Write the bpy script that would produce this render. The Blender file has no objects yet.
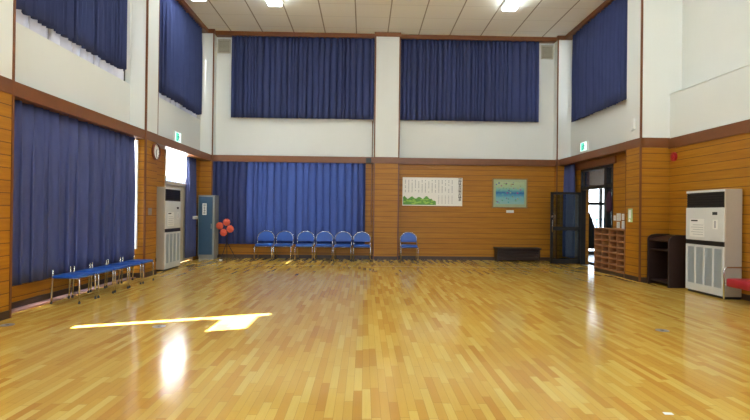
import bpy, bmesh, math, random
from mathutils import Vector, Matrix
random.seed(7)
S = bpy.context.scene
COL = S.collection
PI = math.pi

# ------------------------------------------------------------------ materials
def lin(c):
    return tuple(((v/255)/12.92 if v/255 <= .04045 else ((v/255+.055)/1.055)**2.4) for v in c)

class NT:
    """small node-tree builder"""
    def __init__(s, name):
        s.m = bpy.data.materials.new(name); s.m.use_nodes = True
        s.t = s.m.node_tree; s.t.nodes.clear()
        s.out = s.n('ShaderNodeOutputMaterial')
    def n(s, typ, **kw):
        nd = s.t.nodes.new(typ)
        for k, v in kw.items(): setattr(nd, k, v)
        return nd
    def l(s, a, b): s.t.links.new(a, b)
    def put(s, sock, v):
        if hasattr(v, 'is_output'): s.l(v, sock)
        else: sock.default_value = v
    def math(s, op, a, b=0.0, c=None):
        nd = s.n('ShaderNodeMath', operation=op)
        s.put(nd.inputs[0], a); s.put(nd.inputs[1], b)
        if c is not None: s.put(nd.inputs[2], c)
        return nd.outputs[0]
    def mix(s, f, a, b, mode='MIX'):
        nd = s.n('ShaderNodeMix', data_type='RGBA', blend_type=mode)
        s.put(nd.inputs['Factor'], f)
        s.put(nd.inputs[6], a if hasattr(a, 'is_output') else (*a, 1))
        s.put(nd.inputs[7], b if hasattr(b, 'is_output') else (*b, 1))
        return nd.outputs[2]
    def pos(s):
        return s.n('ShaderNodeNewGeometry').outputs['Position']
    def xyz(s, v=None):
        sp = s.n('ShaderNodeSeparateXYZ'); s.l(v or s.pos(), sp.inputs[0]); return sp.outputs
    def comb(s, x, y, z=0.0):
        c = s.n('ShaderNodeCombineXYZ')
        for i, v in enumerate((x, y, z)): s.put(c.inputs[i], v)
        return c.outputs[0]
    def noise(s, vec, scale, detail=3, rough=.5):
        nd = s.n('ShaderNodeTexNoise'); s.l(vec, nd.inputs['Vector'])
        nd.inputs['Scale'].default_value = scale; nd.inputs['Detail'].default_value = detail
        nd.inputs['Roughness'].default_value = rough
        return nd.outputs['Fac']
    def ramp(s, f, stops):
        r = s.n('ShaderNodeValToRGB'); s.l(f, r.inputs[0]); e = r.color_ramp.elements
        while len(e) < len(stops): e.new(.5)
        for i, (p, c) in enumerate(stops): e[i].position = p; e[i].color = (*c, 1)
        return r.outputs[0]
    def bsdf(s, col, rough=.5, metal=0, spec=.5, **kw):
        b = s.n('ShaderNodeBsdfPrincipled')
        s.put(b.inputs['Base Color'], col if hasattr(col, 'is_output') else (*col, 1))
        s.put(b.inputs['Roughness'], rough); s.put(b.inputs['Metallic'], metal)
        s.put(b.inputs['Specular IOR Level'], spec)
        for k, v in kw.items(): s.put(b.inputs[k.replace('_', ' ')], v)
        s.l(b.outputs[0], s.out.inputs[0]); return b
    def bump(s, b, h, strength=.3, dist=.01):
        nd = s.n('ShaderNodeBump'); nd.inputs['Strength'].default_value = strength
        nd.inputs['Distance'].default_value = dist
        s.l(h, nd.inputs['Height']); s.l(nd.outputs[0], b.inputs['Normal'])

def simple(name, c, rough=.5, metal=0, spec=.5, var=.08, scale=9):
    t = NT(name); base = lin(c)
    f = t.noise(t.pos(), scale)
    col = t.mix(f, tuple(v*(1-var) for v in base), tuple(min(1, v*(1+var)) for v in base))
    t.bsdf(col, rough, metal, spec)
    return t.m

def emit(name, c, strength):
    t = NT(name); e = t.n('ShaderNodeEmission')
    e.inputs[0].default_value = (*c, 1); e.inputs[1].default_value = strength
    t.l(e.outputs[0], t.out.inputs[0]); return t.m

def wall_wood():
    t = NT('wood_siding'); p = t.pos(); x, y, z = t.xyz(p)
    q = t.math('DIVIDE', z, .155); fr = t.math('FRACT', q); row = t.math('FLOOR', q)
    groove = t.math('LESS_THAN', fr, .075)
    vec = t.comb(t.math('MULTIPLY', x, .7), t.math('MULTIPLY', y, .7), t.math('MULTIPLY', z, 14))
    g = t.noise(vec, 2.2, 5, .6)
    wn = t.n('ShaderNodeTexWhiteNoise', noise_dimensions='1D'); t.l(row, wn.inputs['W'])
    col = t.ramp(g, [(.25, lin((152, 99, 20))), (.55, lin((174, 118, 26))), (.85, lin((190, 135, 36)))])
    col = t.mix(t.math('MULTIPLY', wn.outputs[0], .22), col, lin((150, 92, 24)))
    col = t.mix(groove, col, lin((104, 62, 20)))
    b = t.bsdf(col, .42, spec=.35)
    t.bump(b, t.math('SUBTRACT', 1.0, groove), .5, .006)
    return t.m

def floor_wood():
    t = NT('strip_floor'); p = t.pos(); x, y, z = t.xyz(p)
    u = t.math('DIVIDE', x, .064); row = t.math('FLOOR', u); fu = t.math('FRACT', u)
    w1 = t.n('ShaderNodeTexWhiteNoise', noise_dimensions='1D'); t.l(row, w1.inputs['W'])
    off = t.math('MULTIPLY', w1.outputs[0], 7.0)
    v = t.math('ADD', t.math('DIVIDE', y, .56), off); idx = t.math('FLOOR', v); fv = t.math('FRACT', v)
    w2 = t.n('ShaderNodeTexWhiteNoise', noise_dimensions='2D'); t.l(t.comb(row, idx), w2.inputs['Vector'])
    col = t.ramp(w2.outputs[0], [(0, lin((194, 140, 61))), (.14, lin((205, 158, 70))), (.35, lin((212, 171, 79))),
                                 (.75, lin((221, 186, 92))), (1, lin((228, 200, 110)))])
    g = t.noise(t.comb(t.math('MULTIPLY', x, 60), t.math('MULTIPLY', y, 3), w2.outputs[0]), 1.0, 4, .6)
    col = t.mix(t.math('MULTIPLY', g, .35), col, lin((186, 132, 56)))
    blotch = t.noise(p, .55, 3)
    col = t.mix(t.math('MULTIPLY', blotch, .25), col, lin((210, 166, 66)))
    gap = t.math('MAXIMUM', t.math('LESS_THAN', fu, .03), t.math('LESS_THAN', fv, .006))
    col = t.mix(t.math('MULTIPLY', gap, .55), col, lin((120, 74, 30)))
    # painted court line across the hall
    ln = t.math('LESS_THAN', t.math('ABSOLUTE', t.math('SUBTRACT', y, 12.68)), .028)
    ln = t.math('MULTIPLY', ln, t.math('LESS_THAN', t.math('ABSOLUTE', t.math('SUBTRACT', x, .35)), 4.4))
    col = t.mix(t.math('MULTIPLY', ln, .95), col, lin((235, 215, 165)))
    rg = .15
    b = t.bsdf(col, rg, spec=.5)
    #t.bump(b, t.noise(t.comb(t.math('MULTIPLY', x, 1.6), y, 0.0), 1.6, 1), .05, .004)
    return t.m

def ceil_tile():
    t = NT('ceiling_board'); p = t.pos(); x, y, z = t.xyz(p)
    fx = t.math('FRACT', t.math('DIVIDE', t.math('ADD', x, 18.894), .908))
    jx = t.math('LESS_THAN', t.math('ABSOLUTE', t.math('SUBTRACT', fx, .5)), .018)
    fy = t.math('FRACT', t.math('DIVIDE', t.math('ADD', y, 19.9), .82))
    jy = t.math('LESS_THAN', t.math('ABSOLUTE', t.math('SUBTRACT', fy, .5)), .010)
    sp = t.noise(p, 90, 2)
    ctone = lin((250, 247, 236))
    wn = t.n('ShaderNodeTexWhiteNoise', noise_dimensions='2D')
    t.l(t.comb(t.math('FLOOR', t.math('ADD', t.math('DIVIDE', t.math('ADD', x, 18.894), .908), .5)),
               t.math('FLOOR', t.math('ADD', t.math('DIVIDE', t.math('ADD', y, 19.9), .82), .5))), wn.inputs['Vector'])
    col = t.mix(t.math('MULTIPLY', sp, .3), ctone, lin((240, 235, 222)))
    col = t.mix(t.math('MULTIPLY', wn.outputs[0], .12), col, lin((232, 226, 210)))
    col = t.mix(jx, col, lin((176, 164, 144)))
    col = t.mix(t.math('MULTIPLY', jy, .45), col, lin((190, 182, 166)))
    t.bsdf(col, .85, spec=.2)
    return t.m

def cloth(name, c, trans=.35, transl=None, var=.12):
    t = NT(name); p = t.pos(); base = lin(c)
    f = t.noise(p, 3, 3)
    col = t.mix(f, tuple(v*(1-var) for v in base), tuple(min(1, v*(1+var)) for v in base))
    d = t.n('ShaderNodeBsdfDiffuse'); t.l(col, d.inputs[0])
    tr = t.n('ShaderNodeBsdfTranslucent'); tr.inputs[0].default_value = (*lin(transl or c), 1)
    m = t.n('ShaderNodeMixShader'); m.inputs[0].default_value = trans
    t.l(d.outputs[0], m.inputs[1]); t.l(tr.outputs[0], m.inputs[2]); t.l(m.outputs[0], t.out.inputs[0])
    return t.m

def pane(name, tint=(.93, .96, .97), gloss=.08):
    t = NT(name); a = t.n('ShaderNodeBsdfTransparent'); a.inputs[0].default_value = (*tint, 1)
    g = t.n('ShaderNodeBsdfGlossy'); g.inputs['Roughness'].default_value = .03
    g.inputs[0].default_value = (.9, .95, 1, 1)
    fr = t.n('ShaderNodeFresnel'); fr.inputs[0].default_value = 1.45
    f = t.math('ADD', t.math('MULTIPLY', fr.outputs[0], .8), gloss*.3)
    m = t.n('ShaderNodeMixShader'); t.l(f, m.inputs[0])
    t.l(a.outputs[0], m.inputs[1]); t.l(g.outputs[0], m.inputs[2]); t.l(m.outputs[0], t.out.inputs[0])
    return t.m

M = dict(
    wood=wall_wood(), floor=floor_wood(), ceil=ceil_tile(),
    trim=simple('dark_trim_wood', (118, 70, 34), .4, var=.15),
    base=simple('baseboard_brown', (66, 48, 38), .45),
    plaster=simple('white_plaster', (224, 226, 222), .8, spec=.2, var=.02, scale=2),
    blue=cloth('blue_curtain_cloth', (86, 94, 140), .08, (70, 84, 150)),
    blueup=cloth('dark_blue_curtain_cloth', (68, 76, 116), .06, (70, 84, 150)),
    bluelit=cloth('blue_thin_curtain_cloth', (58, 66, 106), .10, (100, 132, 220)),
    sheer=cloth('white_sheer_cloth', (214, 216, 230), .012, (225, 226, 240), .03),
    frost=cloth('frosted_glass', (240, 242, 245), .8, (245, 248, 250), .02),
    glass=pane('clear_glass'), dglass=pane('tinted_glass', (.62, .7, .74), .2),
    alu=simple('dark_aluminium', (38, 36, 36), .4, .3),
    white=simple('white_enamel', (226, 227, 224), .45, var=.03),
    cream=simple('cream_paint', (205, 198, 180), .5, var=.03),
    acbody=simple('beige_grey_metal', (176, 166, 150), .5, var=.03),
    acfront=simple('pale_grey_plastic', (214, 216, 214), .45, var=.03),
    acgrille=simple('blue_grey_grille', (168, 178, 184), .55, var=.05, scale=60),
    black=simple('black_plastic', (20, 20, 22), .45),
    paper=simple('white_paper', (236, 236, 232), .8, var=.02),
    ink=simple('dark_ink', (40, 38, 40), .8), greyink=simple('grey_ink', (172, 172, 178), .8),
    chrome=simple('chrome', (200, 200, 200), .18, 1.0, var=.02),
    vinyl=simple('blue_vinyl', (34, 84, 170), .36, var=.08), red=simple('red_vinyl', (168, 28, 44), .42, var=.08),
    rubber=simple('grey_rubber', (60, 58, 56), .7),
    dwood=simple('very_dark_wood', (46, 29, 23), .4, var=.2), rackwood=simple('reddish_wood', (168, 116, 74), .45, var=.15),
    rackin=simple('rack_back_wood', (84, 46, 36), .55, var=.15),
    lockblue=simple('slate_blue_paint', (52, 84, 112), .4, var=.06), lockgrey=simple('grey_steel', (140, 142, 140), .45, var=.05),
    grey=simple('grey_plate', (150, 145, 142), .35, .4), vent=simple('vent_beige', (190, 184, 166), .6),
    maroon=simple('maroon_cloth', (60, 24, 46), .8), darkcloth=simple('black_cloth', (20, 22, 24), .9),
    coral=simple('coral_petals', (206, 88, 66), .6, var=.2, scale=40), stem=simple('dark_green_stem', (40, 48, 34), .7),
    leaf=simple('print_green', (150, 195, 95), .8, var=.5, scale=30), leaf2=simple('print_dark_green', (105, 160, 80), .8, var=.4, scale=30),
    signred=simple('alarm_red', (170, 30, 40), .4), brass=simple('gold_frame', (150, 120, 70), .4, .3),
    pgreen=simple('pale_green_plate', (170, 195, 140), .5), clockrim=simple('red_brown_rim', (110, 52, 34), .35),
    hallwhite=simple('hall_white', (215, 216, 216), .8), hallgrey=simple('hall_ceiling_grey', (170, 172, 172), .8),
    hallfloor=simple('hall_tiles', (176, 178, 178), .25), ground=simple('outside_concrete', (190, 190, 186), .9),
    lamp=emit('lamp_glow', (.86, .97, 1), 24),
    hallfill=emit('hall_fill_glow', (.85, .95, 1), 90),
    exitfig=emit('exit_sign_dark_green', (.03, .30, .20), 1.0), exitglow=emit('exit_sign_green', (.10, .62, .42), 1.5), exitwhite=emit('exit_sign_white', (.75, 1, .92), 1.6),
)

def painting_mat():
    t = NT('blue_green_painting')
    tc = t.n('ShaderNodeTexCoord').outputs['Generated']; x, y, z = t.xyz(tc)
    wob = t.math('MULTIPLY', t.math('SUBTRACT', t.noise(tc, 7, 4), .5), .16)
    zz = t.math('ADD', z, wob)
    col = t.ramp(zz, [(.0, lin((150, 190, 180))), (.28, lin((120, 180, 190))), (.44, lin((70, 140, 180))), (.52, lin((40, 105, 165))),
                      (.62, lin((110, 175, 175))), (.78, lin((165, 190, 150))), (1, lin((180, 195, 150)))])
    vo = t.n('ShaderNodeTexVoronoi'); t.l(tc, vo.inputs['Vector']); vo.inputs['Scale'].default_value = 9
    dot = t.math('LESS_THAN', vo.outputs['Distance'], .3)
    col = t.mix(t.math('MULTIPLY', dot, .9), col, t.mix(.6, vo.outputs['Color'], lin((70, 60, 70))))
    t.bsdf(col, .5); return t.m
M['painting'] = painting_mat()

# ------------------------------------------------------------------ mesh helpers
class MB:
    def __init__(s): s.v = []; s.f = []
    def add(s, vs, fs):
        o = len(s.v); s.v += [tuple(p) for p in vs]; s.f += [tuple(i+o for i in f) for f in fs]; return s
    def box(s, x0, x1, y0, y1, z0, z1):
        x0, x1 = sorted((x0, x1)); y0, y1 = sorted((y0, y1)); z0, z1 = sorted((z0, z1))
        return s.add([(x, y, z) for z in (z0, z1) for y in (y0, y1) for x in (x0, x1)],
                     [(0, 2, 3, 1), (4, 5, 7, 6), (0, 1, 5, 4), (2, 6, 7, 3), (0, 4, 6, 2), (1, 3, 7, 5)])
    def tube(s, pts, r, n=8, r1=None, cap=True):
        pts = [Vector(p) for p in pts]; rings = []; ref = None
        for i, p in enumerate(pts):
            d = (pts[min(i+1, len(pts)-1)] - pts[max(i-1, 0)]).normalized()
            if ref is None: ref = d.orthogonal().normalized()
            ref = (ref - d*ref.dot(d)).normalized(); b = d.cross(ref)
            rr = r if r1 is None else r + (r1-r)*i/(len(pts)-1)
            rings.append([p + (ref*math.cos(2*PI*k/n) + b*math.sin(2*PI*k/n))*rr for k in range(n)])
        vs = [q for g in rings for q in g]; fs = []
        for i in range(len(pts)-1):
            for k in range(n): fs.append((i*n+k, i*n+(k+1) % n, (i+1)*n+(k+1) % n, (i+1)*n+k))
        if cap: fs.append(tuple(range(n-1, -1, -1))); fs.append(tuple((len(pts)-1)*n+k for k in range(n)))
        return s.add(vs, fs)
    def prism(s, poly, fn, d0, d1):
        """polygon (a,b) list extruded along d; fn(a,b,d)->xyz"""
        n = len(poly)
        vs = [fn(a, b, d0) for a, b in poly] + [fn(a, b, d1) for a, b in poly]
        fs = [tuple(range(n-1, -1, -1)), tuple(range(n, 2*n))] + [(i, (i+1) % n, n+(i+1) % n, n+i) for i in range(n)]
        return s.add(vs, fs)
    def ball(s, c, rx, ry, rz, nu=12, nv=8):
        vs = []; fs = []
        for j in range(nv+1):
            th = PI*j/nv
            for i in range(nu):
                ph = 2*PI*i/nu
                vs.append((c[0]+rx*math.sin(th)*math.cos(ph), c[1]+ry*math.sin(th)*math.sin(ph), c[2]+rz*math.cos(th)))
        for j in range(nv):
            for i in range(nu): fs.append((j*nu+i, (j+1)*nu+i, (j+1)*nu+(i+1) % nu, j*nu+(i+1) % nu))
        return s.add(vs, fs)
    def build(s, name, mat, parent=None, origin=None, bevel=0, smooth=False):
        o0 = Vector(origin) if origin is not None else (Vector(wloc(parent)) if parent else Vector((0, 0, 0)))
        me = bpy.data.meshes.new(name)
        me.from_pydata([tuple(Vector(p)-o0) for p in s.v], [], s.f)
        bm = bmesh.new(); bm.from_mesh(me)
        bmesh.ops.remove_doubles(bm, verts=bm.verts, dist=1e-6)
        bmesh.ops.recalc_face_normals(bm, faces=bm.faces)
        bm.to_mesh(me); bm.free()
        me.materials.append(mat)
        o = bpy.data.objects.new(name, me); COL.objects.link(o)
        if parent: o.parent = parent
        elif origin is not None: o.location = origin
        if smooth: me.polygons.foreach_set('use_smooth', [True]*len(me.polygons))
        if bevel:
            m = o.modifiers.new('soft_edge', 'BEVEL'); m.width = bevel; m.segments = 2; m.limit_method = 'ANGLE'
        return o
def wloc(o):
    v = Vector((0, 0, 0))
    while o: v += o.location; o = o.parent
    return v
def tag(o, label=None, cat=None, group=None, kind=None):
    if label: o['label'] = label
    if cat: o['category'] = cat
    if group: o['group'] = group
    if kind: o['kind'] = kind
    return o
def empty(name, loc, label, cat, group=None):
    o = bpy.data.objects.new(name, None); COL.objects.link(o); o.location = loc; o.empty_display_size = .1
    return tag(o, label, cat, group)
def struct(name, mb, mat, parent=None, bevel=0):
    o = mb.build(name, mat, parent, bevel=bevel)
    if not parent: tag(o, kind='structure')
    return o
def dup(root, loc, label, group=None, rz=0):
    r = root.copy(); COL.objects.link(r); r.location = loc; r.rotation_euler = (0, 0, rz); r['label'] = label
    if group: r['group'] = group
    for ch in list(root.children):
        c = ch.copy(); COL.objects.link(c); c.parent = r
        for g in list(ch.children):
            d = g.copy(); COL.objects.link(d); d.parent = c
    return r

def wall_cells(mb, axis, p0, p1, a0, a1, z0, z1, holes):
    """wall slab between planes p0..p1 on axis (0=x,1=y) spanning a0..a1, z0..z1, with rectangular holes"""
    As = sorted({a0, a1, *[h[0] for h in holes], *[h[1] for h in holes]}); Zs = sorted({z0, z1, *[h[2] for h in holes], *[h[3] for h in holes]})
    As = [a for a in As if a0 <= a <= a1]; Zs = [z for z in Zs if z0 <= z <= z1]
    for i in range(len(As)-1):
        j = 0
        while j < len(Zs)-1:
            ca = (As[i]+As[i+1])/2
            def hole(k): cz = (Zs[k]+Zs[k+1])/2; return any(h[0] < ca < h[1] and h[2] < cz < h[3] for h in holes)
            if hole(j): j += 1; continue
            k = j
            while k+1 < len(Zs)-1 and not hole(k+1): k += 1
            if axis == 0: mb.box(p0, p1, As[i], As[i+1], Zs[j], Zs[k+1])
            else: mb.box(As[i], As[i+1], p0, p1, Zs[j], Zs[k+1])
            j = k+1
    return mb

# ------------------------------------------------------------------ the hall
L, R = -4.40, 5.66            # faces of the wall pillars
LW, RW = -4.72, 5.96          # recessed side walls
NB = 6.26                     # recessed wall of the near right bay
YB = 14.43                    # face of the pillars of the back wall
ZB0, ZB1, ZC = 2.78, 2.965, 6.57
YR = -3.0                     # wall behind the camera

struct('floor', MB().box(LW-.3, NB+.3, YR-.3, 15.0, -.2, 0), M['floor'])
struct('ceiling', MB().box(LW-.3, NB+.3, YR-.3, 15.0, ZC, ZC+.2), M['ceil'])

# left wall: wood below, plaster above
lowL = [(6.45, 10.125, .6, 2.74), (11.92, 13.92, 0, 2.84), (5.20, 5.42, 1.05, 2.85), (4.50, 5.20, 2.27, 2.75)]  # last two openings are unseen, shaped to throw the sun patches on the floor
struct('wall_left', wall_cells(MB(), 0, LW-.22, LW, YR, 14.98, 0, 2.85, lowL), M['wood'])
upL = [(6.45, 10.10, 3.88, 6.3), (10.9, 14.40, 3.95, 6.3)]
struct('wall_left_upper', wall_cells(MB(), 0, LW-.22, LW, YR, 14.98, 2.85, ZC, upL), M['plaster'])
# back wall
struct('wall_back', wall_cells(MB(), 1, 14.62, 14.98, LW, RW+.25, 0, 2.85, [(-3.45, -.05, .55, 2.74)]), M['wood'])
struct('wall_back_upper', wall_cells(MB(), 1, 14.74, 14.98, LW, RW+.25, 2.85, ZC, []), M['plaster'])
# right wall
doorR = [(11.86, 13.62, 0, 2.60)]
struct('wall_right', wall_cells(MB(), 0, RW, RW+.22, 10.70, 14.98, 0, 2.85, doorR), M['wood'])
upR = [(10.95, 14.3, 4.15, 6.3)]
struct('wall_right_upper', wall_cells(MB(), 0, RW+.04, RW+.26, 10.70, 14.98, 2.85, ZC, upR), M['plaster'])
struct('wall_right_near', MB().box(NB, NB+.2, YR, 10.2, 0, 2.9), M['wood'])
struct('wall_right_near_upper', MB().box(NB, NB+.3, YR, 10.2, 2.9, 3.86).box(NB+.24, NB+.4, YR, 10.2, 3.86, ZC), M['plaster'])
# wall behind the camera; its unseen tall windows are added to let in daylight
rear = [(-3.9, -1.2, 1.0, 5.6), (-.6, 2.1, 1.0, 5.6), (2.7, 5.4, 1.0, 5.6)]
struct('wall_rear', wall_cells(MB(), 1, YR-.2, YR, LW-.2, NB+.2, 0, ZC, rear), M['plaster'])
for i, h in enumerate(rear):
    m = MB(); a, b, c, d = h
    for p in (a, (a+b)/2-.03, b-.06): m.box(p, p+.06, YR-.13, YR-.07, c, d)
    for p in (c, (c+d)/2, d-.06): m.box(a, b, YR-.13, YR-.07, p, p+.06)
    w = struct('window_%d' % (i+10), m, M['alu'])
    struct('pane', MB().box(a+.03, b-.03, YR-.105, YR-.095, c+.03, d-.03), M['glass'], w)

# pillars: wood foot, plaster shaft
def pillar(n, x0, x1, y0, y1):
    struct('wall_pillar_%d' % n, MB().box(x0, x1, y0, y1, 0, 2.86), M['wood'])
    struct('wall_pillar_upper_%d' % n, MB().box(x0, x1, y0, y1, 2.86, ZC), M['plaster'])
pillar(1, LW, L, 5.60, 6.33)
pillar(2, LW, L, 10.13, 10.70)
pillar(3, LW, L+.03, YB, 14.80)
pillar(4, .28, .98, YB, 14.80)
pillar(5, R-.06, RW+.3, YB, 14.80)
pillar(6, R, NB+.4, 10.13, 10.70)
struct('trim_ledge_lip', MB().box(NB-.015, NB+.24, YR, 10.13, 3.845, 3.87), M['plaster'])  # lip added so its underside draws a thin shade line
pillar(7, LW, L, 1.5, 2.1)

# belt of dark wood at 2.8-2.97 m, acting as pelmet over the lower windows
tr = 1
def trim(mb, mat=None, bevel=.004):
    global tr
    o = struct('trim_%d' % tr, mb, mat or M['trim'], bevel=bevel); tr += 1; return o
e = .012
trim(MB().box(LW, L-.005, 2.1, 5.60, ZB0, ZB1))
trim(MB().box(LW, L-.005, 6.33, 10.13, ZB0, ZB1))
trim(MB().box(LW, L-.005, 10.70, YB, ZB0, ZB1))
trim(MB().box(L-.02, L+e, 5.60, 6.33+e, ZB0, ZB1))
trim(MB().box(L-.02, L+e, 10.13-e, 10.70, ZB0, ZB1).box(LW, L, 10.13-e, 10.13+.02, ZB0, ZB1))
trim(MB().box(LW, L+.03+e, YB-e, YB+.02, ZB0, ZB1).box(L+.01, L+.03+e, YB, 14.62, ZB0, ZB1))
trim(MB().box(L+.03, .28, YB+.03, 14.74, ZB0, ZB1))
trim(MB().box(.28-e, .98+e, YB-e, YB+.1, ZB0, ZB1))
trim(MB().box(.98, R-.06, YB+.09, 14.74, ZB0, ZB1))
trim(MB().box(R-.06-e, RW+.1, YB-e, YB+.1, ZB0, ZB1))
trim(MB().box(R+.003, RW+.1, 10.70, YB, ZB0, ZB1))
trim(MB().box(R-e, R+.05, 10.13-e, 10.72, ZB0, ZB1).box(R, NB, 10.13-e, 10.13+.02, ZB0-.02, ZB1))
trim(MB().box(NB-.03, NB+.02, YR, 10.13, 2.74, 2.95))
trim(MB().box(.04, .19, YB+.02, YB+.05, ZB0+.01, ZB1-.03), M['black'])  # dark hollow at the pelmet end, painted as a black block
# door head over the hallway opening
trim(MB().box(RW-.04, RW+.05, 11.7, 14.2, 2.60, ZB0))
# corner strips
def strip(x, y, w=.03, z0=0, z1=6.45, d=.03): trim(MB().box(x-w/2, x+w/2, y-d/2, y+d/2, z0, z1), bevel=0)
strip(L, 6.33); strip(L, 10.13, .035, d=.035); strip(L+.03, YB); strip(.28, YB-.0, .035); strip(.985, YB, .035)
strip(R-.06, YB, .03); strip(R, 10.13, .035, d=.035)
strip(L, 10.705, .015, z0=2.97, d=.015); strip(R, 10.705, .015, z0=0, z1=2.78, d=.015)
# cornice under the ceiling, following the pillars
C0 = 6.45
def corn(*b): trim(MB().box(*b, C0, ZC))
corn(LW, LW+.20, 2.1, 14.43); corn(LW, L+.06, YB-.03, YB+.06); corn(L, .25, 14.54, 14.75)
corn(.25, 1.01, YB-.03, YB+.06); corn(1.0, R-.06, 14.54, 14.75); corn(R-.09, RW+.1, YB-.03, YB+.06)
corn(RW-.17, RW+.06, 10.70, YB)
# baseboards
def bb(n, *b): struct('baseboard_%s' % n, MB().box(*b, 0, .10), M['base'])
bb('left', LW, LW+.02, 6.33, 10.13); bb('left_pillar', L-.02, L+.012, 5.6, 6.345); bb('left_middle', LW, L+.012, 10.115, 10.712)
bb('back', L+.03, .28, 14.60, 14.63); bb('back_pillar', .265, .995, YB-.012, 14.63); bb('back_right', .98, R-.06, 14.60, 14.63)
bb('back_corner', R-.072, RW, YB-.012, 14.63); bb('right', R-.012, NB, 10.118, 10.712); bb('right_near', NB-.012, NB+.01, YR, 10.13)
# thin floor ledge below the left window
struct('trim_ledge', MB().box(LW+.02, LW+.17, 6.35, 10.11, 0, .018), simple('mauve_brown_ledge', (150, 112, 104), .5))

# windows behind the curtains (frames and panes)
def win_x(n, xp, y0, y1, z0, z1, mat, cols=3):
    m = MB()
    for i in range(cols+1):
        p = y0+(y1-y0-.05)*i/cols; m.box(xp-.03, xp+.03, p, p+.05, z0, z1)
    for p in (z0, z1-.05): m.box(xp-.03, xp+.03, y0, y1, p, p+.05)
    w = struct('window_%d' % n, m, M['alu'])
    struct('pane', MB().box(xp-.006, xp+.006, y0+.02, y1-.02, z0+.02, z1-.02), mat, w)
    return w
win_x(1, LW-.12, 6.45, 10.10, 3.88, 6.3, M['glass'])
win_x(2, LW-.12, 10.9, 14.40, 3.95, 6.3, M['glass'])
win_x(3, RW+.15, 10.95, 14.3, 4.15, 6.3, M['glass'])
m = MB(); y0, y1, z0, z1 = 6.45, 10.125, .6, 2.74
for p in (y0, y0+1.2, y0+2.4): m.box(LW-.15, LW-.09, p, p+.05, z0, z1)
for p in (z0, z1-.05): m.box(LW-.15, LW-.09, y0, y1, p, p+.05)
w = struct('window_4', m, M['alu']); struct('pane', MB().box(LW-.126, LW-.114, y0+.02, y1, z0+.02, z1-.02), M['frost'], w)
m = MB()
for p in (-3.45, -2.35, -1.2, -.1): m.box(p, p+.05, 14.82, 14.88, .55, 2.74)
for p in (.55, 2.69): m.box(-3.45, -.05, 14.82, 14.88, p, p+.05)
w = struct('window_5', m, M['alu']); struct('pane', MB().box(-3.43, -.07, 14.845, 14.855, .57, 2.72), M['glass'], w)

struct('trim_jamb', MB().box(LW, L-.14, 10.095, 10.135, .58, 2.76), M['white'])  # white board added to stand in for direct sun in the curtain gap
# roof overhang outside the left windows
struct('roof_overhang', MB().box(LW-1.1, LW-.22, YR, 15.2, 6.62, 6.74), M['hallgrey'])
# left exit door with a frosted transom, half hidden by the air conditioner
D0, D1, DT, DM = 11.92, 13.92, 2.84, 2.06
m = MB().box(LW-.16, LW+.01, D0, D0+.06, 0, DT).box(LW-.16, LW+.01, D1-.06, D1, 0, DT).box(LW-.16, LW+.01, D0, D1, DT-.05, DT).box(LW-.16, LW+.01, D0, D1, DM-.08, DM)
d = struct('door_1', m, M['cream'])
struct('door_panel', MB().box(LW-.10, LW-.04, D0+.06, D1-.06, .01, DM-.08), M['cream'], d, bevel=.006)
struct('door_inset', MB().box(LW-.045, LW-.03, 12.9, 13.7, .15, 1.85), M['cream'], d, bevel=.006)
struct('frosted_pane', MB().box(LW-.09, LW-.08, D0+.06, D1-.06, DM+.12, DT-.05), M['frost'], d)
struct('clear_pane', MB().box(LW-.09, LW-.08, D0+.06, D1-.06, DM, DM+.11), M['glass'], d)
struct('rail', MB().box(LW-.1, LW-.06, D0+.06, D1-.06, DM+.105, DM+.125), M['white'], d)

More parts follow.
